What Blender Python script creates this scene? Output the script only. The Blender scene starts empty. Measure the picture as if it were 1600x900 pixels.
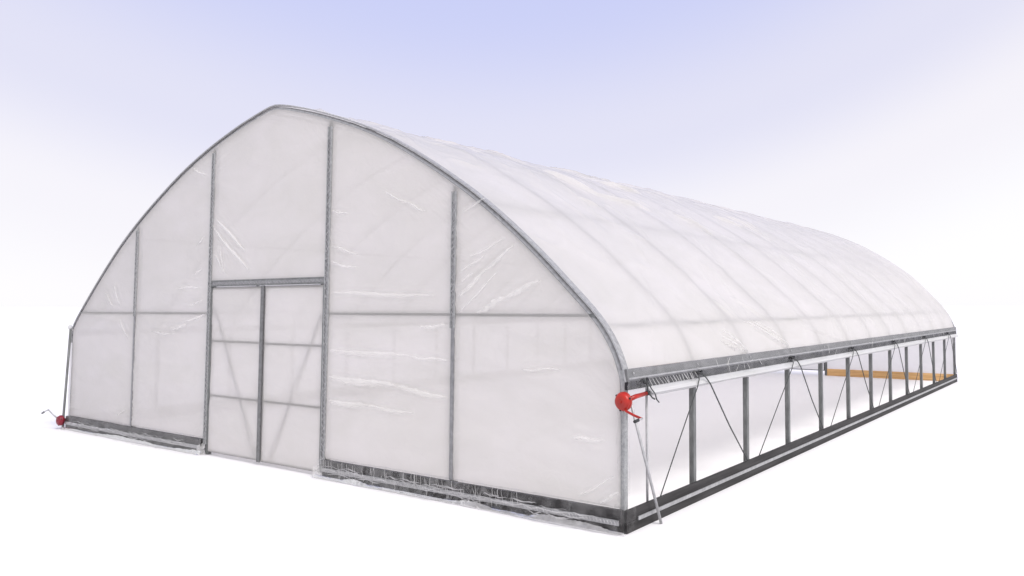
import bpy, bmesh, math, random
import numpy as np
from mathutils import Vector, Matrix
sc = bpy.context.scene
C = sc.collection
R = math.radians
random.seed(5)

# ------------------------------------------------------------------ camera
cam_d = bpy.data.cameras.new('camera'); cam = bpy.data.objects.new('camera', cam_d); C.objects.link(cam)
sc.camera = cam
cam.location = (8.6173, -5.2601, 1.8318)
YAW, PITCH, ROLL = -0.55746, 0.057585, -0.001388
F = Vector((math.sin(YAW)*math.cos(PITCH), math.cos(YAW)*math.cos(PITCH), math.sin(PITCH)))
Rt = F.cross(Vector((0, 0, 1))).normalized(); Up = Rt.cross(F)
R2 = Rt*math.cos(ROLL)+Up*math.sin(ROLL); U2 = -Rt*math.sin(ROLL)+Up*math.cos(ROLL)
cam.rotation_euler = Matrix((R2, U2, -F)).transposed().to_euler()
cam_d.sensor_width = 36; cam_d.lens = 1184.495/1600*36
cam_d.shift_x = -214.03/1600; cam_d.shift_y = -40.17/1600
cam_d.clip_end = 6000; cam_d.clip_start = 0.05

# ------------------------------------------------------------------ world: pale overcast sky turning lavender overhead
w = bpy.data.worlds.new("World"); sc.world = w; w.use_nodes = True
nt = w.node_tree; nt.nodes.clear()
N = nt.nodes.new; L = nt.links.new
tc = N('ShaderNodeTexCoord')
dot = N('ShaderNodeVectorMath'); dot.operation = 'DOT_PRODUCT'
az, el = R(-48), R(58)
dot.inputs[1].default_value = (math.sin(az)*math.cos(el), math.cos(az)*math.cos(el), math.sin(el))
L(tc.outputs['Generated'], dot.inputs[0])
ramp = N('ShaderNodeValToRGB'); L(dot.outputs['Value'], ramp.inputs[0])
cr = ramp.color_ramp; cr.interpolation = 'EASE'
cr.elements[0].position = 0.47; cr.elements[0].color = (1.02, 1.01, 1.035, 1)
cr.elements[1].position = 0.815; cr.elements[1].color = (0.615, 0.65, 0.95, 1)
e = cr.elements.new(0.59); e.color = (0.945, 0.92, 0.975, 1)
e = cr.elements.new(0.685); e.color = (0.79, 0.785, 0.935, 1)
bgA = N('ShaderNodeBackground'); L(ramp.outputs[0], bgA.inputs[0]); bgA.inputs[1].default_value = 0.96
sky = N('ShaderNodeTexSky'); sky.sky_type = 'NISHITA'; sky.sun_disc = False
SUN_EL, SUN_AZ = 50, 101          # azimuth clockwise from +Y
sky.sun_elevation = R(SUN_EL); sky.sun_rotation = R(SUN_AZ)
bgB = N('ShaderNodeBackground'); L(sky.outputs[0], bgB.inputs[0]); bgB.inputs[1].default_value = 0.006
add = N('ShaderNodeAddShader'); L(bgA.outputs[0], add.inputs[0]); L(bgB.outputs[0], add.inputs[1])
wo = N('ShaderNodeOutputWorld'); L(add.outputs[0], wo.inputs[0])

sd = bpy.data.lights.new('sun', 'SUN'); so = bpy.data.objects.new('sun', sd); C.objects.link(so)
sd.energy = 2.5; sd.angle = R(25); sd.color = (1.0, 0.98, 0.95)
sdir = Vector((math.sin(R(SUN_AZ))*math.cos(R(SUN_EL)), math.cos(R(SUN_AZ))*math.cos(R(SUN_EL)), math.sin(R(SUN_EL))))
so.rotation_euler = sdir.to_track_quat('Z', 'Y').to_euler()
vs = sc.view_settings; vs.view_transform = 'Standard'; vs.look = 'None'; vs.gamma = 1; vs.exposure = 0.0; vs.use_curve_mapping = False
sc.cycles.transparent_max_bounces = 24; sc.cycles.max_bounces = 14; sc.cycles.transmission_bounces = 10; sc.cycles.diffuse_bounces = 8

# ------------------------------------------------------------------ materials
def mat(name, col, rough=0.5, metal=0.0, var=0.0, scale=20.0, bump=0.0, stretch=(1, 1, 1), dark=None, spec=0.5):
    m = bpy.data.materials.new(name); m.use_nodes = True; t = m.node_tree
    b = t.nodes['Principled BSDF']
    b.inputs['Roughness'].default_value = rough; b.inputs['Metallic'].default_value = metal
    b.inputs['Specular IOR Level'].default_value = spec
    tcn = t.nodes.new('ShaderNodeTexCoord'); mp = t.nodes.new('ShaderNodeMapping'); mp.inputs['Scale'].default_value = stretch
    t.links.new(tcn.outputs['Object'], mp.inputs[0])
    n = t.nodes.new('ShaderNodeTexNoise'); n.inputs['Scale'].default_value = scale; n.inputs['Detail'].default_value = 6
    t.links.new(mp.outputs[0], n.inputs['Vector'])
    r = t.nodes.new('ShaderNodeValToRGB'); t.links.new(n.outputs['Fac'], r.inputs[0])
    lo = dark or tuple(c*(1-var) for c in col); hi = tuple(min(1, c*(1+var)) for c in col)
    r.color_ramp.elements[0].position = 0.3; r.color_ramp.elements[0].color = (*lo, 1)
    r.color_ramp.elements[1].position = 0.7; r.color_ramp.elements[1].color = (*hi, 1)
    t.links.new(r.outputs[0], b.inputs['Base Color'])
    if bump:
        bp = t.nodes.new('ShaderNodeBump'); bp.inputs['Strength'].default_value = bump; bp.inputs['Distance'].default_value = 0.01
        t.links.new(n.outputs['Fac'], bp.inputs['Height']); t.links.new(bp.outputs[0], b.inputs['Normal'])
    return m

def film(name, transp, col=(0.93, 0.915, 0.925), back=0.55, gloss=0.05, rough=0.25, fine=0.15, cloud=0.12, cscale=1.2):
    m = bpy.data.materials.new(name); m.use_nodes = True; t = m.node_tree; t.nodes.clear()
    n = t.nodes.new; l = t.links.new
    out = n('ShaderNodeOutputMaterial'); tr = n('ShaderNodeBsdfTransparent'); tr.inputs[0].default_value = (0.97, 0.97, 0.97, 1)
    df = n('ShaderNodeBsdfDiffuse'); tl = n('ShaderNodeBsdfTranslucent'); gl = n('ShaderNodeBsdfGlossy'); gl.inputs['Roughness'].default_value = rough
    tcn = n('ShaderNodeTexCoord')
    cn = n('ShaderNodeTexNoise'); cn.inputs['Scale'].default_value = cscale; cn.inputs['Detail'].default_value = 5
    l(tcn.outputs['Object'], cn.inputs['Vector'])
    fnz = n('ShaderNodeTexNoise'); fnz.inputs['Scale'].default_value = 9; fnz.inputs['Detail'].default_value = 8; fnz.inputs['Distortion'].default_value = 1.5
    l(tcn.outputs['Object'], fnz.inputs['Vector'])
    bp = n('ShaderNodeBump'); bp.inputs['Strength'].default_value = fine; bp.inputs['Distance'].default_value = 0.02
    l(fnz.outputs['Fac'], bp.inputs['Height'])
    for s in (df, tl, gl): l(bp.outputs[0], s.inputs['Normal'])
    st = n('ShaderNodeMapping'); st.inputs['Scale'].default_value = (0.7, 0.7, 1.6); l(tcn.outputs['Object'], st.inputs[0])
    tn = n('ShaderNodeTexNoise'); tn.inputs['Scale'].default_value = 1.3; tn.inputs['Detail'].default_value = 4; tn.inputs['Distortion'].default_value = 0.8
    l(st.outputs[0], tn.inputs['Vector'])
    cr_ = n('ShaderNodeValToRGB'); l(tn.outputs['Fac'], cr_.inputs[0]); ce = cr_.color_ramp.elements
    ce[0].position = 0.3; ce[0].color = (col[0]*0.955, col[1]*0.955, col[2]*0.94, 1); ce[1].position = 0.7; ce[1].color = (min(1, col[0]*1.03), col[1]*1.024, min(1, col[2]*1.03), 1)
    for s in (df, tl): l(cr_.outputs[0], s.inputs['Color'])
    mx = n('ShaderNodeMixShader'); mx.inputs[0].default_value = back; l(df.outputs[0], mx.inputs[1]); l(tl.outputs[0], mx.inputs[2])
    mr = n('ShaderNodeMapRange'); mr.inputs['From Min'].default_value = 0.3; mr.inputs['From Max'].default_value = 0.7
    mr.inputs['To Min'].default_value = 1-transp-cloud/2; mr.inputs['To Max'].default_value = min(1, 1-transp+cloud/2)
    l(cn.outputs['Fac'], mr.inputs[0])
    m2 = n('ShaderNodeMixShader'); l(mr.outputs[0], m2.inputs[0]); l(tr.outputs[0], m2.inputs[1]); l(mx.outputs[0], m2.inputs[2])
    fr = n('ShaderNodeFresnel'); fr.inputs['IOR'].default_value = 1.35; l(bp.outputs[0], fr.inputs['Normal'])
    mu = n('ShaderNodeMath'); mu.operation = 'MULTIPLY'; mu.inputs[1].default_value = gloss*10; mu.use_clamp = True; l(fr.outputs[0], mu.inputs[0])
    m3 = n('ShaderNodeMixShader'); l(mu.outputs[0], m3.inputs[0]); l(m2.outputs[0], m3.inputs[1]); l(gl.outputs[0], m3.inputs[2])
    l(m3.outputs[0], out.inputs[0])
    return m

M = dict(
    ground=mat('white_ground', (0.84, 0.825, 0.83), 0.9, 0, 0.008, 0.6, spec=0.1),
    galv=mat('galvanised_steel', (0.31, 0.315, 0.32), 0.5, 0.15, 0.22, 35, 0.15),
    arch=mat('arch_galvanised_steel', (0.34, 0.34, 0.35), 0.5, 0.15, 0.2, 28, 0.15),
    post=mat('grey_steel_post', (0.145, 0.15, 0.15), 0.5, 0.1, 0.3, 25, 0.1, (1, 1, .3)),
    door=mat('dark_grey_steel', (0.15, 0.15, 0.155), 0.5, 0.1, 0.25, 30, 0.1),
    rib=mat('rib_steel', (0.22, 0.22, 0.23), 0.5, 0.1, 0.2, 20),
    alu=mat('bare_aluminium', (0.33, 0.33, 0.34), 0.4, 0.2, 0.2, 18, 0.1),
    wire=mat('coated_spring_wire', (0.42, 0.41, 0.43), 0.4, 0.1, 0.2, 40),
    board=mat('black_baseboard', (0.036, 0.034, 0.035), 0.65, 0, 0.45, 8, 0.2, (1, .2, 3), spec=0.25),
    hip=mat('grey_hip_board', (0.135, 0.135, 0.14), 0.55, 0.05, 0.18, 9, 0.1, (1, .2, 2)),
    hipdark=mat('dark_lock_channel', (0.03, 0.03, 0.034), 0.8, 0.0, 0.3, 20, spec=0.1),
    wood=mat('orange_pine', (0.66, 0.42, 0.19), 0.6, 0, 0.3, 5, 0.15, (.3, 3, 14), dark=(0.50, 0.27, 0.10)),
    rope=mat('dark_cord', (0.055, 0.06, 0.06), 0.8, 0, 0.3, 120, 0.3),
    black=mat('black_rubber', (0.02, 0.02, 0.022), 0.6, 0, 0.3, 50),
    pole=mat('bright_galvanised_pole', (0.40, 0.40, 0.41), 0.4, 0.2, 0.15, 22, 0.1),
    red=mat('glossy_red_paint', (0.36, 0.012, 0.004), 0.35, 0, 0.18, 14, 0.05),
    crimson=mat('crimson_paint', (0.20, 0.006, 0.020), 0.45, 0, 0.3, 14, 0.05),
    film=film('milky_polyethylene_film', 0.08, col=(0.84, 0.818, 0.802), back=0.66, cloud=0.08, cscale=0.7),
    roof=film('roof_polyethylene_film', 0.035, col=(0.905, 0.885, 0.872), back=0.68, cloud=0.04, fine=0.1),
    clear=film('clear_loose_film', 0.94, col=(0.75,0.74,0.75), back=0.4, gloss=0.011, rough=0.2, fine=0.4, cloud=0.2, cscale=9),
    fold=film('doubled_film_fold', 0.50, col=(0.97, 0.96, 0.94), back=0.35, gloss=0.08, rough=0.3),
    pleat=film('thin_film_pleat', 0.50, col=(0.90, 0.89, 0.90), back=0.4, gloss=0.08, rough=0.18, cloud=0.3, cscale=7),
    roll=film('rolled_film', 0.22, col=(0.76, 0.755, 0.76), back=0.35, gloss=0.03, rough=0.5, fine=0.6, cloud=0.02),
)

# ------------------------------------------------------------------ mesh helpers
def link(name, me, parent=None):
    o = bpy.data.objects.new(name, me); C.objects.link(o)
    if parent: o.parent = parent
    return o
def from_bm(name, bm, m, parent=None, smooth=False):
    me = bpy.data.meshes.new(name); bmesh.ops.recalc_face_normals(bm, faces=bm.faces[:]) ; bm.to_mesh(me); bm.free()
    me.materials.append(m)
    if smooth: me.polygons.foreach_set('use_smooth', [True]*len(me.polygons))
    return link(name, me, parent)
def box(bm, a, b, bev=0.0):
    x0, y0, z0 = a; x1, y1, z1 = b
    r = bmesh.ops.create_cube(bm, size=1)
    for v in r['verts']:
        v.co = Vector(((x0+x1)/2+v.co.x*(x1-x0), (y0+y1)/2+v.co.y*(y1-y0), (z0+z1)/2+v.co.z*(z1-z0)))
    if bev:
        es = list({e for v in r['verts'] for e in v.link_edges})
        bmesh.ops.bevel(bm, geom=es, offset=bev, segments=2, affect='EDGES', profile=0.7)
def boxo(name, a, b, m, parent, bev=0.003):
    bm = bmesh.new(); box(bm, a, b, bev); return from_bm(name, bm, m, parent)
def tube(bm, pts, r, seg=8, caps=True, up=None):
    pts = [Vector(p) for p in pts]; n = len(pts); rings = []
    rs = r if isinstance(r, (list, tuple)) else [r]*n
    prev = None
    for i, p in enumerate(pts):
        d = (pts[min(i+1, n-1)]-pts[max(i-1, 0)])
        d = d.normalized() if d.length > 1e-9 else Vector((0, 0, 1))
        if prev is None:
            ref = up or (Vector((0, 1, 0)) if abs(d.y) < 0.9 else Vector((1, 0, 0)))
            a = d.cross(ref).normalized()
        else:
            a = (prev-d*prev.dot(d)); a = a.normalized() if a.length > 1e-6 else d.orthogonal().normalized()
        prev = a; b = d.cross(a)
        rings.append([bm.verts.new(p+(a*math.cos(t)+b*math.sin(t))*rs[i]) for t in [2*math.pi*k/seg for k in range(seg)]])
    for i in range(n-1):
        for k in range(seg):
            bm.faces.new((rings[i][k], rings[i][(k+1) % seg], rings[i+1][(k+1) % seg], rings[i+1][k]))
    if caps:
        bm.faces.new(rings[0][::-1]); bm.faces.new(rings[-1])
def tubeo(name, pts, r, m, parent, seg=8):
    bm = bmesh.new(); tube(bm, pts, r, seg); return from_bm(name, bm, m, parent, smooth=True)
def sweep_rect(bm, path, normals, half_w, y0, y1, lo, hi):
    """sweep a rectangle along an (x,z) path; lo..hi along the outward normal, y0..y1 across"""
    rings = []
    for (x, z), (nx, nz) in zip(path, normals):
        rings.append([bm.verts.new((x+nx*d, y, z+nz*d)) for d, y in ((lo, y0), (hi, y0), (hi, y1), (lo, y1))])
    for a, b in zip(rings, rings[1:]):
        for k in range(4): bm.faces.new((a[k], a[(k+1) % 4], b[(k+1) % 4], b[k]))
    bm.faces.new(rings[0][::-1]); bm.faces.new(rings[-1])
def lathe(bm, prof, centre, axis, seg=24):
    """prof: (distance along axis, radius)"""
    ax = Vector(axis).normalized(); a = ax.orthogonal().normalized(); b = ax.cross(a); c = Vector(centre)
    rings = [[bm.verts.new(c+ax*t+(a*math.cos(q)+b*math.sin(q))*r) for q in [2*math.pi*k/seg for k in range(seg)]] for t, r in prof]
    for p, q in zip(rings, rings[1:]):
        for k in range(seg): bm.faces.new((p[k], p[(k+1) % seg], q[(k+1) % seg], q[k]))
    bm.faces.new(rings[0][::-1]); bm.faces.new(rings[-1])
def fold_geo(bm, pts, w, out, hgt=None):
    """a pinched pleat: tapered ridge lying on a surface. pts list of Vector, out = outward direction"""
    n = len(pts); hgt = hgt or w*0.55; rows = []
    for i, p in enumerate(pts):
        d = (pts[min(i+1, n-1)]-pts[max(i-1, 0)]).normalized(); s = d.cross(out).normalized()
        t = i/(n-1); k = (math.sin(math.pi*min(1, max(0, t)))**0.55)*(0.8+0.2*math.sin(i*0.9+p.x*9)); k = max(k, 0.02)
        rows.append([bm.verts.new(p-s*w*k*0.5-out*0.001), bm.verts.new(p-s*w*k*0.10+out*hgt*k), bm.verts.new(p+s*w*k*0.12+out*hgt*k*0.9), bm.verts.new(p+s*w*k*0.5-out*0.001)])
    for a, b in zip(rows, rows[1:]):
        for q in range(3): bm.faces.new((a[q], a[q+1], b[q+1], b[q]))
def grid_mesh(name, P, mats, parent, wrap=False):
    """P: (nu, nv, 3) array"""
    nu, nv = P.shape[:2]
    me = bpy.data.meshes.new(name)
    idx = np.arange(nu*nv).reshape(nu, nv)
    q = np.stack([idx[:-1, :-1], idx[1:, :-1], idx[1:, 1:], idx[:-1, 1:]], -1).reshape(-1, 4)
    me.vertices.add(nu*nv); me.vertices.foreach_set('co', P.reshape(-1).astype(np.float32))
    me.loops.add(q.size); me.loops.foreach_set('vertex_index', q.reshape(-1).astype(np.int32))
    me.polygons.add(len(q)); me.polygons.foreach_set('loop_start', (np.arange(len(q))*4).astype(np.int32))
    me.polygons.foreach_set('loop_total', np.full(len(q), 4, np.int32))
    me.polygons.foreach_set('use_smooth', np.ones(len(q), bool))
    for m in mats: me.materials.append(m)
    me.update(calc_edges=True); me.validate()
    return link(name, me, parent)

_lat = {}
def vn(u, v, seed):
    """smooth value noise in -1..1"""
    if seed not in _lat: _lat[seed] = np.random.RandomState(seed).uniform(-1, 1, (256, 256))
    T = _lat[seed]
    iu = np.floor(u).astype(int); iv = np.floor(v).astype(int); fu = u-iu; fv = v-iv
    fu = fu*fu*(3-2*fu); fv = fv*fv*(3-2*fv)
    a = T[iu % 256, iv % 256]; b = T[(iu+1) % 256, iv % 256]; c = T[iu % 256, (iv+1) % 256]; d = T[(iu+1) % 256, (iv+1) % 256]
    return (a*(1-fu)+b*fu)*(1-fv)+(c*(1-fu)+d*fu)*fv

# ------------------------------------------------------------------ the arch profile (outer skin), x then z, left to right
PROF = [[-5.155, -0.03], [-5.175, 0.8], [-5.17, 1.42], [-5.07, 1.60], [-4.766, 1.874], [-4.28, 2.278], [-3.719, 2.703], [-3.178, 3.045],
        [-2.577, 3.37], [-2.007, 3.645], [-1.388, 3.885], [-0.803, 4.066], [-0.386, 4.170], [-0.02, 4.240], [0.209, 4.218], [0.451, 4.165],
        [0.797, 4.075], [1.118, 3.978], [1.437, 3.874], [1.738, 3.765], [2.06, 3.630], [2.40, 3.465], [2.75, 3.277], [3.10, 3.075], [3.374, 2.905],
        [3.65, 2.715], [3.93, 2.505], [4.229, 2.262], [4.52, 2.008], [4.745, 1.806], [4.89, 1.650], [5.0, 1.485], [5.07, 1.323], [5.105, 1.161],
        [5.112, 0.665], [5.12, -0.03]]
def catmull(P, k=8):
    P = np.array(P, float); out = []
    Q = np.vstack([2*P[0]-P[1], P, 2*P[-1]-P[-2]])
    for i in range(1, len(Q)-2):
        for t in np.linspace(0, 1, k, endpoint=False):
            p0, p1, p2, p3 = Q[i-1:i+3]
            out.append(0.5*((2*p1)+(-p0+p2)*t+(2*p0-5*p1+4*p2-p3)*t*t+(-p0+3*p1-3*p2+p3)*t**3))
    out.append(P[-1]); return np.array(out)
PR = catmull(PROF)
arc = np.concatenate([[0], np.cumsum(np.linalg.norm(np.diff(PR, axis=0), axis=1))])
def at_s(s): return np.stack([np.interp(s, arc, PR[:, 0]), np.interp(s, arc, PR[:, 1])], -1)
def s_of_z(z, right):
    half = len(PR)//2; top = np.argmax(PR[:, 1])
    if right: return np.interp(-z, -PR[top:, 1], arc[top:])
    return np.interp(z, PR[:top, 1], arc[:top])
top_i = int(np.argmax(PR[:, 1]))
def ztop(x):
    lt = PR[:top_i+1]; rt = PR[top_i:]
    sel = (PR[:, 1] > 1.05)
    return np.interp(x, PR[sel, 0], PR[sel, 1])
def _n(pts):
    d = np.gradient(pts, axis=0); n = np.stack([-d[:, 1], d[:, 0]], -1); return n/np.linalg.norm(n, axis=1)[:, None]
PIN = PR-_n(PR)*0.050
def zfilm(x):
    sel = PR[:, 1] > 1.05
    a = PIN[sel]; a = a[np.argsort(a[:, 0])]
    return np.interp(x, a[:, 0], a[:, 1])
def normals(pts):
    d = np.gradient(pts, axis=0); n = np.stack([-d[:, 1], d[:, 0]], -1); return n/np.linalg.norm(n, axis=1)[:, None]
LEN, BAY = 14.64, 1.22
GZ = -0.03

# ------------------------------------------------------------------ ground
bm = bmesh.new(); bmesh.ops.create_grid(bm, x_segments=1, y_segments=1, size=2500)
g = from_bm('ground', bm, M['ground']); g.location = (0, 0, GZ-0.002)
g['kind'] = 'structure'; g['label'] = 'seamless bright white ground under the greenhouse'

# ------------------------------------------------------------------ greenhouse
def thing(name, label, cat, loc=(0, 0, 0)):
    o = bpy.data.objects.new(name, None); C.objects.link(o); o.location = loc; o.empty_display_size = 0.3
    o['label'] = label; o['category'] = cat; return o
gh = thing('greenhouse', 'long gothic-arch greenhouse of grey steel under milky plastic film, its right side rolled up', 'greenhouse', (0, 0, GZ))
gh_off = Vector((0, 0, -GZ))

def part(o, label=None):
    if o.parent is gh: o.location = gh_off
    if label: o['label'] = label
    return o

# ribs: continuous bent tubes from base to base, thirteen side posts each side
s0, s1 = s_of_z(0.9, False), s_of_z(0.9, True)
ss = np.linspace(s0, s1, 90)
P = at_s(ss); Nn = normals(P)
inner = P-Nn*0.041
bm = bmesh.new(); tube(bm, [(x, 0, z) for x, z in inner], 0.024, 8)
rib0 = from_bm('rib', bm, M['rib'], gh, True); part(rib0); rib0.location.y = BAY
for i in range(2, 12):
    o = rib0.copy(); C.objects.link(o); o.location.y = i*BAY
for j, yy in enumerate((0.03, LEN-0.03)):
    bm = bmesh.new(); tube(bm, [(x, yy, z) for x, z in inner], 0.030, 10)
    a = part(from_bm('end_arch', bm, M['arch'], gh, True), 'end arch with its film lock channel')
    ssc = np.linspace(s_of_z(1.28 if j == 0 else 1.28, False), s_of_z(1.2, True), 120); Pc = at_s(ssc); Nc = normals(Pc)
    y0, y1 = (-0.006, 0.062) if j == 0 else (LEN-0.062, LEN+0.006)
    bm = bmesh.new(); sweep_rect(bm, Pc, Nc, 0, y0, y1, 0.002, 0.016); ch = from_bm('lock_channel', bm, M['arch'], a)
    bm = bmesh.new()                                                 # zigzag spring wire in the channel
    n = 760; sw = np.linspace(ssc[0], ssc[-1], n); Pw = at_s(sw); Nw = normals(Pw)
    ym = (y0+y1)/2
    tube(bm, [(Pw[k, 0]+Nw[k, 0]*0.0175, ym+0.014*(1 if (k//2) % 2 else -1), Pw[k, 1]+Nw[k, 1]*0.0175) for k in range(n)], 0.0022, 3)
    from_bm('spring_wire', bm, M['wire'], a)
    # splice sleeves on the arch tube
    if j == 0:
        for sx in (0.62, 0.475, 0.80, 0.30):
            k = int(sx*len(P)); bm = bmesh.new()
            tube(bm, [(inner[q, 0], yy, inner[q, 1]) for q in (k, k+1)], 0.0325, 10); from_bm('splice_sleeve', bm, M['arch'], a, True)

bm = bmesh.new(); box(bm, (-0.026, -0.026, GZ), (0.026, 0.026, 1.30), 0.006)
bmesh.ops.translate(bm, verts=bm.verts[:], vec=(0, 0, 0))
post0 = from_bm('side_post', bm, M['post'], gh); part(post0); post0.location += Vector((5.070, 0.03, 0))
bm = bmesh.new(); box(bm, (-0.034, -0.034, 0.0), (0.034, 0.034, 0.006), 0)
for i in range(13):
    for sx in (1, -1):
        if i == 0 and sx == 1: continue
        o = post0.copy(); C.objects.link(o)
        y = 0.03 if i == 0 else (LEN-0.03 if i == 12 else i*BAY)
        o.location = Vector((5.070*sx if sx > 0 else -5.13, y, -GZ))
        if i == 0: o.data = post0.data
# the front corner post stands in brighter steel
post0.data = post0.data.copy(); post0.data.materials.clear(); post0.data.materials.append(M['galv'])
# carriage bolts where posts meet the hip board (right side)
bm = bmesh.new(); lathe(bm, [(0, 0.011), (0.006, 0.010), (0.010, 0.004)], (0, 0, 0), (1, 0, 0), 8)
b0 = from_bm('bolt', bm, M['alu'], gh, True); part(b0); b0.location += Vector((5.127, 0.09, 1.27))
for i in range(1, 12):
    o = b0.copy(); C.objects.link(o); o.location = Vector((5.127, i*BAY, 1.27-GZ))

# purlins
for name, s in (('ridge_purlin', arc[top_i]),):
    p = at_s(s); tubeo(name, [(p[0], 0.03, p[1]-0.085), (p[0], LEN-0.03, p[1]-0.085)], 0.02, M['rib'], gh).location = gh_off
for z, rt, gap in ((2.83, True, 0.06), (1.665, True, 0.038), (2.86, False, 0.06), (1.75, False, 0.036)):
    s = s_of_z(z, rt); p = at_s(s)
    k = int(np.argmin(abs(arc-s))); n_ = normals(PR)[k]
    o = tubeo('purlin', [(p[0]-n_[0]*gap, 0.04, p[1]-n_[1]*gap), (p[0]-n_[0]*gap, LEN-0.04, p[1]-n_[1]*gap)], 0.018, M['rib'], gh); part(o)

# base boards ---------------------------------------------------------------
def side_board(x0, x1, sgn):
    bm = bmesh.new()
    for za, zb in ((GZ, 0.054), (0.058, 0.155)):
        box(bm, (x0, -0.002, za), (x1, LEN, zb), 0.003)
    b = part(from_bm('baseboard', bm, M['board'], gh), 'long black side baseboard with an aluminium strip')
    xa, xb = (x1+0.0005, x1+0.012) if sgn > 0 else (x0-0.012, x0-0.0005)
    bm = bmesh.new(); box(bm, (xa, 0.16 if sgn > 0 else 0, 0.046), (xb, LEN-0.01, 0.078), 0.002); from_bm('lock_channel', bm, M['alu'], b)
side_board(5.096, 5.124, 1)
side_board(-5.20, -5.162, -1)
def end_board(x0, x1, y0, y1, m, ch=True, label=None):
    b = part(boxo('baseboard', (x0, y0, GZ), (x1, y1, 0.165 if ch else 0.15), m, gh), label)
    if ch:
        bm = bmesh.new(); box(bm, (x0+0.02, y0-0.013, 0.040), (x1-0.02, y0-0.0005, 0.082), 0.002); from_bm('lock_channel', bm, M['alu'], b)
        bm = bmesh.new(); n = int((x1-x0)/0.018)
        tube(bm, [(x0+0.03+k*0.018, y0-0.0155, 0.061+0.012*(1 if k % 2 else -1)) for k in range(n-3)], 0.0028, 4); from_bm('spring_wire', bm, M['wire'], b)
end_board(-5.150, -1.300, -0.042, -0.006, M['board'], True, 'black front baseboard left of the doors')
end_board(1.170, 5.094, -0.042, -0.006, M['board'], True, 'black front baseboard right of the doors')
end_board(1.862, 3.02, LEN-0.075, LEN-0.035, M['wood'], False, 'orange wooden rear baseboard')
end_board(3.026, 5.05, LEN-0.075, LEN-0.035, M['wood'], False, 'orange wooden rear baseboard beside the rear corner')
end_board(-5.10, -1.60, LEN-0.075, LEN-0.035, M['wood'], False, 'orange wooden rear baseboard')

# end wall frames ---------------------------------------------------------------
def zig(bm, x, y, z0, z1, amp, step, r):
    n = int((z1-z0)/step); tube(bm, [(x+amp*(1 if k % 2 else -1), y, z0+k*step) for k in range(n)], r, 4)
def end_post(x, w, z0, zchan, parent=gh, y0=0.006, front=True, mchan='galv'):
    zt = float(ztop(x))-0.06
    p = part(boxo('end_post', (x-w/2, y0, z0), (x+w/2, y0+0.05, zt), M['post'], gh, 0.004))
    if front:
        bm = bmesh.new()
        box(bm, (x-w*0.46, -0.022, zchan), (x-w*0.30, -0.004, zt-0.06), 0.001)
        box(bm, (x+w*0.30, -0.022, zchan), (x+w*0.46, -0.004, zt-0.06), 0.001)
        box(bm, (x-w*0.30, -0.010, zchan), (x+w*0.30, -0.004, zt-0.06), 0)
        from_bm('lock_channel', bm, M[mchan], p)
        if zchan > 0.5: box(bm2 := bmesh.new(), (x-w*0.36, -0.012, 0.17), (x+w*0.36, -0.002, zchan), 0.002); from_bm('lock_channel', bm2, M['rib'], p)
        rnd = random.Random(int(x*100)); bm = bmesh.new(); z = zchan+0.05
        while z < zt-0.15:
            h = rnd.uniform(0.03, 0.07)
            fold_geo(bm, [Vector((x-w*0.5+w*k/5, -0.024, z+h*k/5)) for k in range(6)], rnd.uniform(0.006, 0.014), Vector((0, -1, 0)), 0.003)
            z += rnd.uniform(0.03, 0.09) if x > 3 else rnd.uniform(0.06, 0.25)
        fo = from_bm('film_fold', bm, M['pleat'], p, True); fo['kind'] = 'stuff'
        bm = bmesh.new(); zig(bm, x, -0.017, zchan+0.02, zt-0.09, w*0.28, 0.034, 0.004); from_bm('spring_wire', bm, M['wire'], p)
    return p
end_post(-3.196, 0.058, 0.14, 1.70, mchan='galv')
end_post(-1.263, 0.066, GZ, 0.10)
end_post(1.132, 0.076, GZ, 0.10)
end_post(3.101, 0.066, 0.14, 1.62, mchan='galv')
for x in (-3.2, -1.55, 1.82):
    part(boxo('end_post', (x-0.03, LEN-0.062, GZ), (x+0.03, LEN-0.012, float(ztop(x))-0.06), M['post'], gh, 0.004))
def girt(x0, x1, z0, z1, y=0.0175, r=0.0155):
    part(boxo('girt', (x0, y-0.018, z0-r), (x1, y+0.018, z0+r), M['post'], gh, 0.004))
girt(-4.90, -3.225, 1.742, 1.742); girt(-3.167, -1.296, 1.745, 1.748)
girt(1.17, 3.068, 1.752, 1.75); girt(3.134, 4.80, 1.75, 1.742)
girt(1.85, 4.8, 1.75, 1.74, LEN-0.03); girt(-4.9, -1.58, 1.75, 1.75, LEN-0.03)
h = part(boxo('door_header', (-1.229, -0.004, 2.088), (1.094, 0.046, 2.165), M['alu'], gh, 0.003), 'door header')
for z in (2.092, 2.150):
    boxo('lock_channel', (-1.227, -0.016, z-0.006), (1.092, -0.0045, z+0.010), M['post'], h, 0.001)
bm = bmesh.new(); tube(bm, [(-1.22+k*0.03, -0.010, 2.12+0.014*(1 if k % 2 else -1)) for k in range(77)], 0.0028, 4); from_bm('spring_wire', bm, M['wire'], h)

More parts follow.
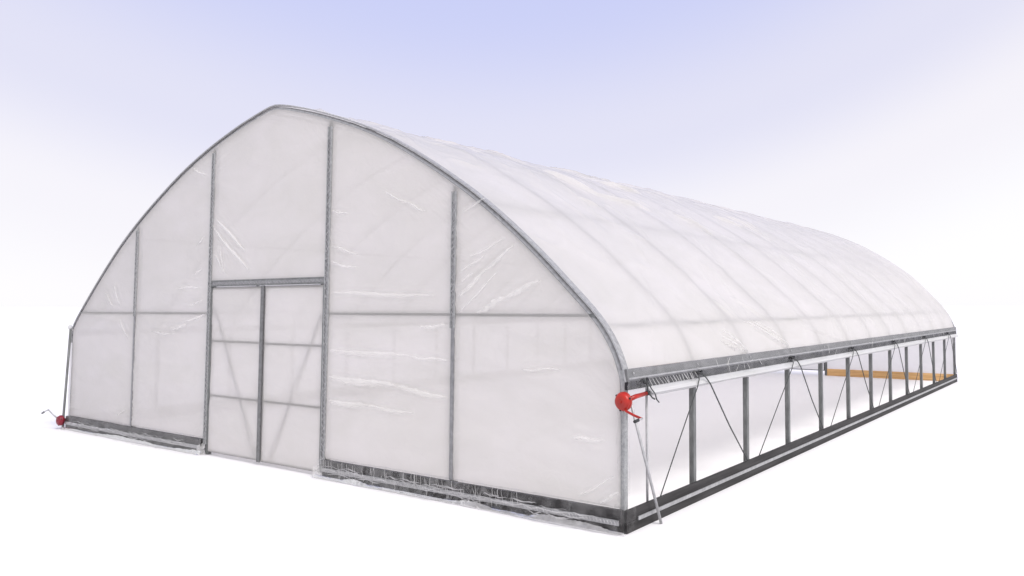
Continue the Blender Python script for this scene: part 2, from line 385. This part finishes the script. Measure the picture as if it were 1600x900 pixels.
FOLDS = [(-1.18,2.97,-0.48,2.51,2.0),(-1.25,2.87,-0.37,2.25,2.0),(-1.06,2.62,-0.94,2.27,1.0),(-1.22,2.56,-0.88,2.22,1.0),(1.21,1.98,2.84,1.94,1.5),(1.20,1.35,2.48,1.33,2.0),(2.48,1.33,3.06,1.30,1.2),(1.21,1.06,2.35,1.02,3.0),(2.25,1.025,3.04,0.94,2.0),(1.22,0.80,1.91,0.79,2.5),(1.85,0.79,2.57,0.76,1.5),(2.62,1.62,3.03,1.65,1.5),(3.18,1.91,3.56,2.19,2.0),(3.50,2.15,3.89,2.40,1.5),(3.16,1.75,3.69,2.16,1.0),(3.41,1.77,3.80,1.92,2.5),(3.74,1.90,4.19,2.06,2.0),(3.21,2.07,3.40,2.16,1.0),(3.19,2.16,3.53,2.32,1.0),(3.32,2.30,3.77,2.46,1.0),(3.22,2.75,3.52,2.86,1.0),(4.56,0.70,4.90,0.71,1.5),(4.85,0.18,5.05,0.30,1.5),(4.63,0.21,5.00,0.42,1.0),(4.00,1.26,4.45,1.28,1.0),(1.21,2.50,1.65,2.39,1.0),(1.19,2.32,1.65,2.24,1.0),(2.45,2.88,2.68,2.79,1.0),(2.05,3.04,2.54,2.85,0.8),(1.19,2.89,1.47,2.84,1.0),(-4.12,2.06,-3.80,1.83,1.2),(-3.83,2.15,-3.61,1.84,1.0),(-3.60,1.64,-3.33,1.37,1.0),(-1.84,1.61,-1.35,1.74,1.5),(-2.16,1.53,-1.75,1.59,1.5),(-2.67,1.49,-2.08,1.47,1.0),(-2.04,2.08,-1.43,2.08,1.0),(-1.70,1.84,-1.36,1.91,1.0),(-1.65,2.24,-1.42,2.32,1.0),(-1.59,2.62,-1.41,2.73,1.0),(-1.81,3.67,-1.41,3.53,1.0),(-3.58,0.29,-3.31,0.39,1.0)]
# ------------------------------------------------------------------ film on the end walls
def panel(name, x0, x1, zb, yb, sgn, seed, mats, parent=gh, zt=None, res=0.014, lines=(), dens=1.0):
    nu = max(4, int((x1-x0)/res)); xs = np.linspace(x0, x1, nu)
    tops = (zfilm(xs)+0.004) if zt is None else np.full(nu, zt)
    nv = max(4, int((tops.max()-zb)/res)); v = np.linspace(0, 1, nv)
    X = np.repeat(xs[:, None], nv, 1); Z = zb+(tops[:, None]-zb)*v[None]
    ex = np.minimum(X-x0, x1-X); ez = np.minimum(Z-zb, tops[:, None]-Z); edge = np.minimum(ex, ez)
    hold = 1-np.exp(-edge/0.10)
    D = hold*(0.035*vn(X*0.8+seed, Z*1.6, seed)+0.018*vn(X*1.2+Z*.6, Z*3.6+seed, seed+1)+0.005*vn(X*3, Z*12+X*3, seed+2))
    D = 0.5*(D+np.sqrt(D*D+0.000036))-0.003
    D = np.maximum(D, 0)
    # tension wrinkles gathered along the vertical edges
    for side, e_ in ((0, X-x0), (1, x1-X)):
        ang = vn(Z*0.7+5*side, Z*0+seed, seed+3)*0.9
        q = Z+ang*e_
        m_ = np.exp(-e_/(0.10+0.22*np.clip(vn(q*3, q*0+seed+7, seed+4), 0, 1)))*np.clip(0.35+vn(q*1.2, q*0, seed+6), 0, 1)
        rid = 1-np.abs(vn(q*16, e_*1.2+seed, seed+5)); D += dens*0.016*m_*rid**3*(1-np.exp(-edge/0.02))
    for a, b, c_, d, wd in (FOLDS if parent is gh and sgn > 0 else ()):
        if x0 <= (a+c_)/2 < x1:
            du, dz = c_-a, d-b; LL = math.hypot(du, dz); tt_ = ((X-a)*du+(Z-b)*dz)/LL**2
            dist = ((X-a)*dz-(Z-b)*du)/LL+0.006*np.sin(tt_*7)
            env = np.clip(np.sin(np.pi*np.clip(tt_, 0, 1)), 0, 1)**0.5
            D = D+env*wd*(0.0075*np.exp(-(dist/(0.010+0.008*wd))**2)+0.004*np.exp(-(np.abs(dist)-0.07)**2/0.0009))
    for zl in lines: D *= 1-np.exp(-(np.maximum(np.abs(Z-zl)-0.018, 0)/0.07)**1.5)
    P3 = np.stack([X, yb-0.003-D, Z], -1) if sgn > 0 else np.stack([X, yb+D, Z], -1)
    o = grid_mesh(name, P3, mats, parent)
    if parent is gh: part(o)
    def ysurf(x, z):
        i = int(np.clip(round((x-x0)/(x1-x0)*(nu-1)), 0, nu-1)); j = int(np.clip(round((z-zb)/(tops[i]-zb)*(nv-1)), 0, nv-1))
        return P3[i, j, 1]
    return o, ysurf

FRONT = [('end_wall_film', -5.125, -3.196, 0.0, 31), ('end_wall_film', -3.196, -1.263, 0.0, 47), ('end_wall_film', -1.263, 1.132, 2.15, 58),
         ('end_wall_film', 1.132, 3.101, 0.0, 63), ('end_wall_film', 3.101, 5.062, 0.0, 79)]
surf = []
for nm, x0, x1, zb, sd_ in FRONT:
    if zb == 0: zb = 0.168
    o, ys = panel(nm, x0, x1, zb, 0.0, 1, sd_, [M['film']], lines=(1.747,)); surf.append((x0, x1, ys, o))
for x0, x1, ys, o in surf:
    bm = bmesh.new(); c = 0
    for a, b, c_, d, wd in FOLDS:
        if x0 <= (a+c_)/2 < x1:
            n = 26; c += 1; jz = random.uniform(0, 9)
            pts = []
            for k in range(n):
                t = k/(n-1); x = a+(c_-a)*t; z = b+(d-b)*t+0.008*math.sin(t*7+jz)+0.003*math.sin(t*31+jz)
                pts.append(Vector((x, ys(x, z)-0.004, z)))
            yy = np.array([p.y for p in pts]); k_ = np.convolve(np.pad(yy, 4, 'edge'), np.ones(9)/9, 'valid')
            for p, y_ in zip(pts, k_): p.y = float(y_)
            fold_geo(bm, pts, wd*0.028, Vector((0, -1, 0)), wd*0.006)
    fo = from_bm('film_fold', bm, M['fold'], o, True); fo['kind'] = 'stuff'

# rear wall film
for x0, x1, zb in ((-5.158, -1.55, 0.0), (-1.55, 1.82, 2.15), (1.82, 5.108, 0.0)):
    panel('end_wall_film', x0, x1, zb, LEN, -1, 90+int(x1), [M['film']], res=0.05)

# front doors ---------------------------------------------------------------
def door(x0, x1, yf, z0, z1, rails, brace, seed, lapside, res=0.014, label=None, sg=1):
    d = part(link('door', None, gh)); d['label'] = label
    w_ = 0.034
    def b(nm, a, c, m=M['door'], bev=0.003):
        return boxo(nm, a, c, m, d, bev)
    ya, yb = (yf-0.002, yf+0.034) if sg > 0 else (yf-0.034, yf-0.004)
    b('stile', (x0, ya, z0), (x0+w_, yb, z1)); b('stile', (x1-w_, ya, z0), (x1, yb, z1))
    for zz in rails: b('rail', (x0+w_, ya, zz-0.013), (x1-w_, yb-.002, zz+0.013))
    b('rail', (x0+w_, ya+.002, z0), (x1-w_, yb-.002, z0+0.022)); b('rail', (x0+w_, ya+.002, z1-0.03), (x1-w_, yb-.002, z1))
    if brace: tubeo('brace', [(brace[0], yf+0.022, brace[1]), (brace[2], yf+0.022, brace[3])], 0.015, M['rib'], d)
    panel('door_film', x0+0.004, x1-0.004, z0+0.004, yf, sg, seed, [M['film']], d, z1-0.004, res, lines=rails if sg > 0 else (), dens=0.5)
    return d
dl = door(-1.226, -0.098, 0.0, 0.012, 2.076, (1.398, 0.716), (-1.15, 1.84, -0.18, 0.07), 111, 1, label='left front door leaf')
dr = door(-0.062, 1.090, 0.0, 0.006, 2.076, (1.392, 0.714), (1.03, 1.74, 0.13, 0.05), 122, 0, label='right front door leaf')
boxo('astragal', (-0.122, -0.020, 0.0), (-0.064, -0.003, 2.082), M['door'], dl, 0.003)
boxo('jamb_channel', (-1.222, -0.012, 0.02), (-1.200, -0.003, 2.07), M['post'], dl, 0.001)
boxo('jamb_channel', (1.066, -0.012, 0.02), (1.088, -0.003, 2.07), M['post'], dr, 0.001)
door(-1.52, 0.12, LEN, 0.09, 2.12, (1.1,), None, 133, 0, 0.06, 'left rear door leaf', -1)
door(0.14, 1.79, LEN, 0.09, 2.12, (1.1,), None, 134, 0, 0.06, 'right rear door leaf', -1)

# clear film skirt over the front baseboards ---------------------------------------------------------------
def skirt(x0, x1, seed, wrap=False):
    # cross-section (y, z) from the wall out over the board to the ground
    sec = [(-0.003, 0.186), (-0.018, 0.178), (-0.050, 0.168), (-0.056, 0.13), (-0.060, 0.10), (-0.066, 0.075), (-0.064, 0.05), (-0.068, 0.02),
           (-0.078, -0.002), (-0.092, -0.020), (-0.112, -0.027)]
    sec = catmull(sec, 5); nv = len(sec)
    n = int((x1-x0)/0.010); xs = np.linspace(x0, x1, n)
    X = np.repeat(xs[:, None], nv, 1); t = np.linspace(0, 1, nv)[None].repeat(n, 0)
    q = X*1.0+t*0.10
    mask = np.clip(0.3+0.9*vn(q*1.6, q*0+seed, seed), 0, 1)
    D = 0.010*mask*(1-np.abs(vn(q*18, t*1.6, seed+1)))**2+0.007*vn(q*9, t*4, seed+2)+0.016*vn(q*2.5, t*1.5, seed+3)*t
    D *= np.clip(t*6, 0, 1)
    Y = sec[:, 0][None]-D-t**3*0.03*(1+vn(X*1.8, X*0, seed+4))
    Z = np.maximum(sec[:, 1][None]+0.004*vn(q*12, t*3, seed+5)+t**4*0.016*(1+vn(X*2.2, X*0+3, seed+6)), GZ+0.003)
    o = part(grid_mesh('film_skirt', np.stack([X, Y, Z], -1), [M['clear']], gh), 'loose clear film over the front baseboard')
    bm = bmesh.new(); rnd = random.Random(seed)
    x = x0+0.02
    while x < x1-0.12:
        i0 = int((x-x0)/(x1-x0)*(n-1))
        if vn(np.array([x*1.3]), np.array([0.0]), seed+9)[0] > 0.3:
            L_ = rnd.uniform(0.3, 1.0); ja = rnd.randint(2, 18); jb = min(nv-2, ja+int(L_*26)+6)
            pts = []
            sl = rnd.uniform(-0.12, -0.04)
            for k, j in enumerate(range(ja, jb, 2)):
                xx = x-sl*(j-ja)/nv*1.1; ii = int(np.clip((xx-x0)/(x1-x0)*(n-1), 0, n-1))
                pts.append(Vector((xx, Y[ii, j]-0.002, Z[ii, j]+0.001)))
            if len(pts) > 3: fold_geo(bm, pts, rnd.uniform(0.004, 0.011), Vector((0, -1, 0.25)).normalized(), 0.003)
        x += rnd.choice((0.02, 0.03, 0.04, 0.06, 0.12))
    # lengthwise pleats where the film is pressed into the channel and gathered on the ground
    x = x0+0.05
    while x < x1-0.5:
        L_ = rnd.uniform(0.15, 0.5); j0 = rnd.choice((19, 22, 24, 26, 28, 30, 33)); pts = []
        for k in range(12):
            xx = x+L_*k/11; ii = int(np.clip((xx-x0)/(x1-x0)*(n-1), 0, n-1)); j = int(np.clip(j0+1.2*math.sin(k*0.7+x), 0, nv-1))
            pts.append(Vector((xx, Y[ii, j]-0.003, Z[ii, j]+0.001)))
        fold_geo(bm, pts, rnd.uniform(0.006, 0.016), Vector((0, -1, 0.3)).normalized(), 0.004); x += rnd.uniform(0.02, 0.12)
    fo = from_bm('film_fold', bm, M['pleat'], o, True); fo['kind'] = 'stuff'
def hem(x0, x1, seed):
    n = int((x1-x0)/0.012); nv = 9; X = np.repeat(np.linspace(x0, x1, n)[:, None], nv, 1); t = np.linspace(0, 1, nv)[None].repeat(n, 0)
    wdt = 0.012+0.022*np.clip(vn(X*1.7, X*0, seed)+0.3*vn(X*9, X*0, seed+1), -0.6, 1)
    lump = np.clip(vn(X*2.3, X*0+4, seed+2), 0, 1)
    Y = -0.066-0.008*np.sin(t*3)-t*wdt-0.010*lump*(1-np.abs(vn(X*20+t*2, t*1.5, seed+3)))
    Z = -0.004+0.045*lump*(1-t)-(0.024+0.04*lump)*np.clip(t*1.5, 0, 1)+0.010*(1-np.abs(vn(X*18-t*3, t*2, seed+4)))**2*(0.4+lump)
    part(grid_mesh('film_hem', np.stack([X+0.01*t*vn(X*6, t*0, seed+5), Y, np.maximum(Z, GZ+0.002)], -1), [M['pleat']], gh), 'crumpled loose film edge lying on the ground')
hem(-5.16, -1.25, 241); hem(1.07, 5.14, 262)
for x_, sd_ in ((-1.286, 281), (1.09, 282)):                  # film tucked round the board ends at the doors
    tz = np.linspace(0, 1, 30)[:, None].repeat(14, 1); ty = np.linspace(0, 1, 14)[None].repeat(30, 0)
    Xq = x_+0.012*vn(tz*6, ty*3, sd_)-0.05*(1-ty)**3+0.035*(1-tz)**4; Yq = -0.068+0.072*ty-0.03*(1-tz)**5*(1-ty); Zq = GZ+0.004+tz*(0.10+0.07*ty+0.02*vn(ty*5, ty*0, sd_+1))
    part(grid_mesh('film_tuft', np.stack([Xq, Yq, Zq], -1), [M['pleat']], gh))
skirt(-5.16, -1.275, 201); skirt(1.10, 5.125, 222)
# the front film wraps round the corner post and baseboard end
xs = np.linspace(0, 1, 26); zz = np.linspace(GZ+0.004, 1.0, 90)
pr = catmull([(5.02, -0.050), (5.09, -0.052), (5.128, -0.040), (5.145, 0.0), (5.146, 0.05), (5.144, 0.10)], 6)
n = len(pr); Zg = np.repeat(zz[None], n, 0); tt = np.linspace(0, 1, n)[:, None]
inset = np.clip((Zg-0.17)/0.04, 0, 1)
Xg = pr[:, 0][:, None]-0.018*inset+0.004*vn(Zg*9+tt*3, tt*3+Zg*0, 301)
Yg = pr[:, 1][:, None]*(1-0.15*inset)+0.045*inset*(1-tt)+0.004*vn(Zg*7, tt*4+Zg*0, 302)-inset*tt*(0.045+0.01*vn(Zg*3, Zg*0, 303))
part(grid_mesh('corner_film', np.stack([Xg, Yg, Zg], -1), [M['clear']], gh), 'film edge wrapped round the front corner post')

# roof film ---------------------------------------------------------------
sa, sb = s_of_z(1.46, False), s_of_z(1.305, True)
ns, ny = 470, 640
S = np.linspace(sa, sb, ns); Pp = at_s(S); Nm = normals(Pp)
Yr = np.linspace(-0.004, LEN+0.004, ny)
Sg = np.repeat(S[:, None], ny, 1); Yg = np.repeat(Yr[None], ns, 0)
sr = Sg-arc[top_i]
bay = np.abs(np.sin(np.pi*Yg/BAY)); endf = np.clip(np.minimum(Yg, LEN-Yg)/0.35, 0, 1)
hold = np.clip(np.minimum(Sg-sa, sb-Sg)/0.3, 0, 1)
D = -0.012*bay**1.3*hold
D += hold*endf*(0.010*vn(Sg*1.2, Yg*1.0, 401)*bay+0.0025*vn(Sg*5+Yg, Yg*6, 402))
crest = np.exp(-((sr-0.5)/1.5)**2)
q = Sg*0.55+Yg*1.5
D += endf*crest*(0.045*(1-np.abs(vn(Sg*1.3-Yg*0.5, q*1.7, 403)))**4+0.03*np.clip(vn(Sg*1.7, Yg*1.9, 404), 0, 1)+0.006*vn(Sg*8, Yg*10, 405))
D += endf*0.012*hold*(1-np.abs(vn(Sg*0.9-Yg*0.8, Sg*1.2+Yg*2.6, 406)))**7
grow = 0.16*np.clip((Yg-9)/5.6, 0, 1)**1.5*np.clip((sr-0.4)/2.5, 0, 1)*np.clip((sb-Sg)/1.6, 0, 1)
D += grow
# gathers pulled from the ridge side down to the strap anchors on the hip
def line_crease(D, p0, p1, wd, amp):
    (u0, y0), (u1, y1) = p0, p1
    du, dy = u1-u0, y1-y0; LL = math.hypot(du, dy)
    t = ((Sg-u0)*du+(Yg-y0)*dy)/LL**2; dist = np.abs((Sg-u0)*dy-(Yg-y0)*du)/LL
    return D+amp*np.exp(-(dist/wd)**2)*np.clip(np.sin(np.pi*np.clip(t, 0, 1)), 0, 1)**0.5
def sx(x): return float(np.interp(x, PR[top_i:, 0], arc[top_i:]))
def szr(z): return float(s_of_z(z, True))
CRE = [((szr(1.66), 2.75), (szr(1.31), 3.62), .018, .02), ((szr(1.66), 2.92), (szr(1.31), 3.66), .016, .02), ((szr(1.65), 3.12), (szr(1.31), 3.72), .018, .022),
       ((szr(1.50), 2.02), (szr(1.31), 2.42), .016, .018), ((szr(1.43), 2.02), (szr(1.31), 2.38), .014, .016), ((szr(1.56), 2.1), (szr(1.31), 2.5), .018, .016),
       ((szr(1.95), 3.1), (szr(1.66), 3.5), .03, .014), ((szr(1.9), 2.5), (szr(1.7), 2.62), .03, .012), ((szr(1.56), 4.5), (szr(1.31), 5.9), .02, .012),
       ((sx(1.95), 2.7), (sx(2.65), 3.02), .05, .04), ((sx(2.6), 3.0), (sx(2.85), 4.05), .045, .035), ((sx(1.66), 4.4), (sx(2.0), 5.1), .05, .04),
       ((sx(2.8), 4.8), (sx(3.4), 4.98), .05, .03), ((sx(2.2), 7.9), (sx(2.8), 7.87), .05, .03), ((sx(2.2), 8.5), (sx(3.2), 7.6), .06, .03),
       ((sx(2.4), 6.9), (sx(2.8), 7.3), .06, .03), ((sx(2.9), 2.25), (sx(3.1), 2.4), .03, .02), ((sx(2.4), 13.8), (sx(3.2), 12.4), .06, .02)]
for a, b, wd, amp in CRE: D = line_crease(D, a, b, wd, amp*1.5)
P3 = np.stack([Pp[:, 0][:, None]+Nm[:, 0][:, None]*D, Yg, Pp[:, 1][:, None]+Nm[:, 1][:, None]*D], -1)
rf = part(grid_mesh('roof_film', P3, [M['roof']], gh), 'stretched white roof film showing the ribs beneath')
bm = bmesh.new()
for (u0, y0), (u1, y1), wd, amp in CRE[:6]+[((szr(1.62), 3.0), (szr(1.33), 3.70), 0, 0), ((szr(1.45), 1.95), (szr(1.33), 2.2), 0, 0), ((szr(1.42), 3.3), (szr(1.33), 3.62), 0, 0)]:
    pts = []
    for k in range(16):
        t_ = k/15; u = u0+(u1-u0)*t_; y = y0+(y1-y0)*t_
        i = int(np.clip((u-sa)/(sb-sa)*(ns-1), 0, ns-1)); j = int(np.clip(round((y+0.004)/(LEN+0.008)*(ny-1)), 0, ny-1))
        pts.append(Vector(P3[i, j])+Vector((0.003, 0, 0.002)))
    fold_geo(bm, pts, 0.022, Vector((0.85, 0, 0.5)).normalized(), 0.010)
fo = from_bm('film_fold', bm, M['fold'], rf, True); fo['kind'] = 'stuff'

# hip: board, channels, clear flap, rolled film ---------------------------------------------------------------
hb = part(boxo('hip_board', (5.098, 0.0, 1.205), (5.122, LEN, 1.308), M['hip'], gh, 0.003), 'right hip board')
boxo('lock_channel', (5.1225, 0.02, 1.222), (5.134, LEN-0.01, 1.236), M['alu'], hb, 0.001)
boxo('lock_channel', (5.104, 0.0, 1.135), (5.126, LEN, 1.203), M['hipdark'], hb, 0.003)
boxo('hip_board', (-5.205, 0.0, 1.38), (-5.172, LEN, 1.49), M['hip'], gh, 0.003).location = gh_off
sec = catmull([(5.128, 1.312), (5.133, 1.28), (5.142, 1.24), (5.139, 1.20), (5.136, 1.165), (5.144, 1.128)], 5)
nv = len(sec); n = 1400; ys_ = np.linspace(-0.01, LEN, n); Yf = np.repeat(ys_[:, None], nv, 1); t = np.linspace(0, 1, nv)[None].repeat(n, 0)
q = Yf-t*0.10
mask = np.clip(0.2+vn(q*0.9, q*0, 501), 0, 1)
D = 0.009*mask*(1-np.abs(vn(q*22, t*1.5, 502)))**2+0.004*vn(q*8, t*5, 503)
o = part(grid_mesh('hip_flap', np.stack([sec[:, 0][None]+D, Yf, np.repeat(sec[:, 1][None], n, 0)], -1), [M['clear']], gh), 'clear film flap over the hip board')
bm = bmesh.new(); rnd = random.Random(77)
y = 0.30
while y < LEN-0.2:
    dens = 1.0 if y < 1.15 else (0.55 if y < 4 else 0.25)
    if rnd.random() < dens:
        za, zb_ = (1.212, 1.138) if y < 1.15 else (rnd.choice((1.30, 1.25, 1.215)), rnd.choice((1.14, 1.17, 1.22)))
        if za-zb_ > 0.02:
            sl = rnd.uniform(0.05, 0.10)*(1 if y < 1.15 else rnd.choice((1, 1, 2, -1)))
            pts = [Vector((5.150, y+sl*k/7, za+(zb_-za)*k/7)) for k in range(8)]
            fold_geo(bm, pts, rnd.uniform(0.008, 0.018) if y < 1.15 else rnd.uniform(0.006, 0.013), Vector((1, 0, 0)), 0.003)
    y += rnd.uniform(0.035, 0.06) if y < 1.15 else rnd.uniform(0.05, 0.16)
fo = from_bm('film_fold', bm, M['fold'], o, True); fo['kind'] = 'stuff'
# rolled-up side curtain on its pipe
n = 420; seg = 20; ys_ = np.linspace(0.33, LEN-0.04, n); th = np.linspace(0, 2*np.pi, seg+1)
Yc = np.repeat(ys_[:, None], seg+1, 1); T = np.repeat(th[None], n, 0)
rad = 0.030+0.006*vn(Yc*1.1+T*0.4, T*0+2, 601)*1.0+0.0025*(1-np.abs(vn(Yc*5+T*0.8, T*0.0, 602)))**3+0.006*(T/(2*np.pi))*0
rl = part(grid_mesh('rolled_curtain', np.stack([5.145+np.cos(T)*rad, Yc, 1.092+np.sin(T)*rad], -1), [M['roll']], gh), 'side curtain rolled up tight under the hip')
tubeo('roll_pipe', [(5.145, 0.2, 1.088), (5.145, LEN-0.02, 1.092)], 0.014, M['pole'], rl)
# a hanging hem between flap and roll
sec = catmull([(5.128, 1.14), (5.150, 1.125), (5.172, 1.105), (5.184, 1.088)], 4); nv = len(sec); n = 500
ys_ = np.linspace(0.30, LEN-0.02, n); Yf = np.repeat(ys_[:, None], nv, 1); t = np.linspace(0, 1, nv)[None].repeat(n, 0)
part(grid_mesh('curtain_hem', np.stack([sec[:, 0][None]+0.003*vn(Yf*3, t*2, 610), Yf, sec[:, 1][None]+0*t], -1), [M['roll']], gh))

# left side: curtain rolled down
n = 300; ys_ = np.linspace(0.0, LEN, n); zz = np.linspace(0.07, 1.47, 40)
Yl = np.repeat(ys_[:, None], 40, 1); Zl = np.repeat(zz[None], n, 0)
Xl = -5.212-0.01*vn(Yl*1.5, Zl*2, 701)-0.004*vn(Yl*7, Zl*3, 702)
lc = part(grid_mesh('side_curtain', np.stack([Xl, Yl, Zl], -1), [M['film']], gh), 'left side curtain let down to the baseboard')
tubeo('rolled_hem', [(-5.225, -0.03, 0.065), (-5.225, LEN, 0.065)], 0.024, M['roll'], lc, 12)
kb = bmesh.new(); bmesh.ops.create_icosphere(kb, subdivisions=2, radius=0.028)
for v in kb.verts: v.co += Vector((-5.19, -0.02, 1.515+v.co.z*0.4))
from_bm('film_tuft', kb, M['roll'], lc, True)

# straps: dark cord zigzag holding the curtain, with hooks at the hip ---------------------------------------------------------------
XR = 5.196
for i in range(6):
    yt = BAY*(2*i+1)-0.01; zt_ = 1.185
    lf = 0.49 if i == 0 else yt-1.04; rtb = min(yt+1.09, LEN-0.1)
    def cord(y1, z1, dy, m=M['rope'], r=0.0062):
        pts = [(5.155, yt+dy, zt_), (XR-0.008, yt+dy+(y1-yt)*0.035, zt_-0.045), (XR, yt+dy+(y1-yt)*0.10, zt_-0.11), (5.165, yt+dy+(y1-yt-dy)*0.55, zt_-0.57), (5.146, y1, z1)]
        part(tubeo('cord', pts, r, m, gh, 6))
    cord(lf, 0.172, -0.045, r=0.0052); cord(rtb, 0.18, 0.035, r=0.0068)
    bm = bmesh.new()
    tube(bm, [(5.148, yt-0.05, 1.205), (5.162, yt-0.045, 1.19), (5.166, yt, 1.183), (5.162, yt+0.035, 1.192), (5.148, yt+0.04, 1.207)], 0.013, 6)
    part(from_bm('cord_hook', bm, M['black'], gh, True))
# extra cord loop by the front crank
part(tubeo('cord', [(5.150, 0.215, 1.21), (5.168, 0.225, 1.185), (5.178, 0.235, 1.15), (5.196, 0.21, 1.12), (5.198, 0.235, 1.085), (5.19, 0.29, 1.05), (5.19, 0.33, 1.035)], 0.007, M['rope'], gh, 6))
part(tubeo('cord', [(5.150, 0.245, 1.215), (5.17, 0.255, 1.18), (5.192, 0.27, 1.13), (5.200, 0.32, 1.08), (5.196, 0.35, 1.03), (5.19, 0.40, 1.00)], 0.006, M['rope'], gh, 6))
bm = bmesh.new(); tube(bm, [(5.15, 0.20, 1.19), (5.168, 0.22, 1.18), (5.17, 0.25, 1.20), (5.15, 0.265, 1.215)], 0.012, 6); part(from_bm('cord_hook', bm, M['black'], gh, True))
# slim brace pipe behind the side baseboard near the corner
part(tubeo('brace_pipe', [(5.07, 0.40, 0.0), (5.07, 0.385, 1.20)], 0.011, M['pole'], gh, 10), 'slim bright upright pipe near the front corner')

# ------------------------------------------------------------------ hand cranks
def crank_body(t, body, c, mirror=1):
    bm = bmesh.new()
    lathe(bm, [(-0.052, 0.018), (-0.050, 0.040), (-0.044, 0.058), (-0.034, 0.068), (-0.016, 0.073), (0.012, 0.073), (0.022, 0.064), (0.034, 0.045), (0.055, 0.030), (0.060, 0.022)], c, (0, 1, 0), 28)
    hs = from_bm('gear_housing', bm, body, t, True)
    bm = bmesh.new(); lathe(bm, [(-0.062, 0.008), (-0.060, 0.012), (-0.051, 0.012)], c, (0, 1, 0), 6); from_bm('bolt', bm, body, hs)
    bm = bmesh.new(); lathe(bm, [(-0.016, 0.0735), (-0.014, 0.078), (0.008, 0.078), (0.010, 0.0735)], c, (0, 1, 0), 28); from_bm('flange', bm, body, hs, True)
    for q in (0.4, 2.5, 4.4):
        bm = bmesh.new(); lathe(bm, [(-0.024, 0.006), (-0.022, 0.009), (-0.012, 0.009)], (c[0]+0.076*math.cos(q), c[1], c[2]+0.076*math.sin(q)), (0, 1, 0), 6); from_bm('flange_bolt', bm, M['black'], hs)
    return hs
t1 = thing('hand_crank', 'bright red hand crank beside the right front corner post under the hip board', 'crank', (0, 0, 0))
crank_body(t1, M['red'], (5.128, -0.055, 1.052))
bm = bmesh.new(); tube(bm, [(5.135, 0.0, 1.060), (5.146, 0.10, 1.078), (5.146, 0.27, 1.088)], [0.021, 0.020, 0.017], 14); from_bm('drive_sleeve', bm, M['red'], t1, True)
bm = bmesh.new(); tube(bm, [(5.146, 0.262, 1.087), (5.146, 0.30, 1.089)], 0.021, 12); from_bm('sleeve_collar', bm, M['black'], t1, True)
bm = bmesh.new(); tube(bm, [(5.150, -0.085, 0.998), (5.176, -0.092, 0.980), (5.25, -0.098, 0.955), (5.318, -0.10, 0.936), (5.330, -0.102, 0.932)], 0.0105, 10); from_bm('crank_arm', bm, M['red'], t1, True)
bm = bmesh.new(); tube(bm, [(5.328, -0.090, 0.934), (5.332, -0.135, 0.930), (5.333, -0.160, 0.928)], 0.0085, 10); from_bm('handle_rod', bm, M['pole'], t1, True)
bm = bmesh.new(); tube(bm, [(5.333, -0.155, 0.928), (5.336, -0.215, 0.924)], 0.013, 12); from_bm('handle_grip', bm, M['black'], t1, True)
bm = bmesh.new(); tube(bm, [(5.142, 0.035, 1.02), (5.204, 0.408, GZ)], 0.0125, 12); from_bm('guide_pole', bm, M['pole'], t1, True)

t2 = thing('hand_crank', 'small dark crimson hand crank low outside the left front corner', 'crank', (0, 0, 0))
crank_body(t2, M['crimson'], (-5.20, -0.085, 0.100))
bm = bmesh.new(); tube(bm, [(-5.20, -0.03, 0.098), (-5.222, 0.02, 0.07)], 0.018, 12); from_bm('drive_sleeve', bm, M['crimson'], t2, True)
bm = bmesh.new(); tube(bm, [(-5.24, -0.12, 0.135), (-5.30, -0.155, 0.19), (-5.355, -0.188, 0.252), (-5.372, -0.19, 0.262)], 0.0115, 10); from_bm('crank_arm', bm, M['pole'], t2, True)
bm = bmesh.new(); tube(bm, [(-5.366, -0.19, 0.260), (-5.44, -0.205, 0.235), (-5.50, -0.215, 0.205)], 0.010, 10); from_bm('handle_rod', bm, M['pole'], t2, True)
bm = bmesh.new(); tube(bm, [(-5.46, -0.209, 0.226), (-5.51, -0.217, 0.200)], 0.014, 10); from_bm('handle_grip', bm, M['post'], t2, True)
bm = bmesh.new(); tube(bm, [(-5.190, -0.012, 1.50), (-5.205, -0.055, 0.10), (-5.202, -0.055, GZ)], 0.0165, 12); from_bm('guide_pole', bm, M['post'], t2, True)
bm = bmesh.new(); tube(bm, [(-5.205, -0.055, 0.0), (-5.20, -0.055, GZ)], 0.018, 10); from_bm('pole_foot', bm, M['pole'], t2, True)
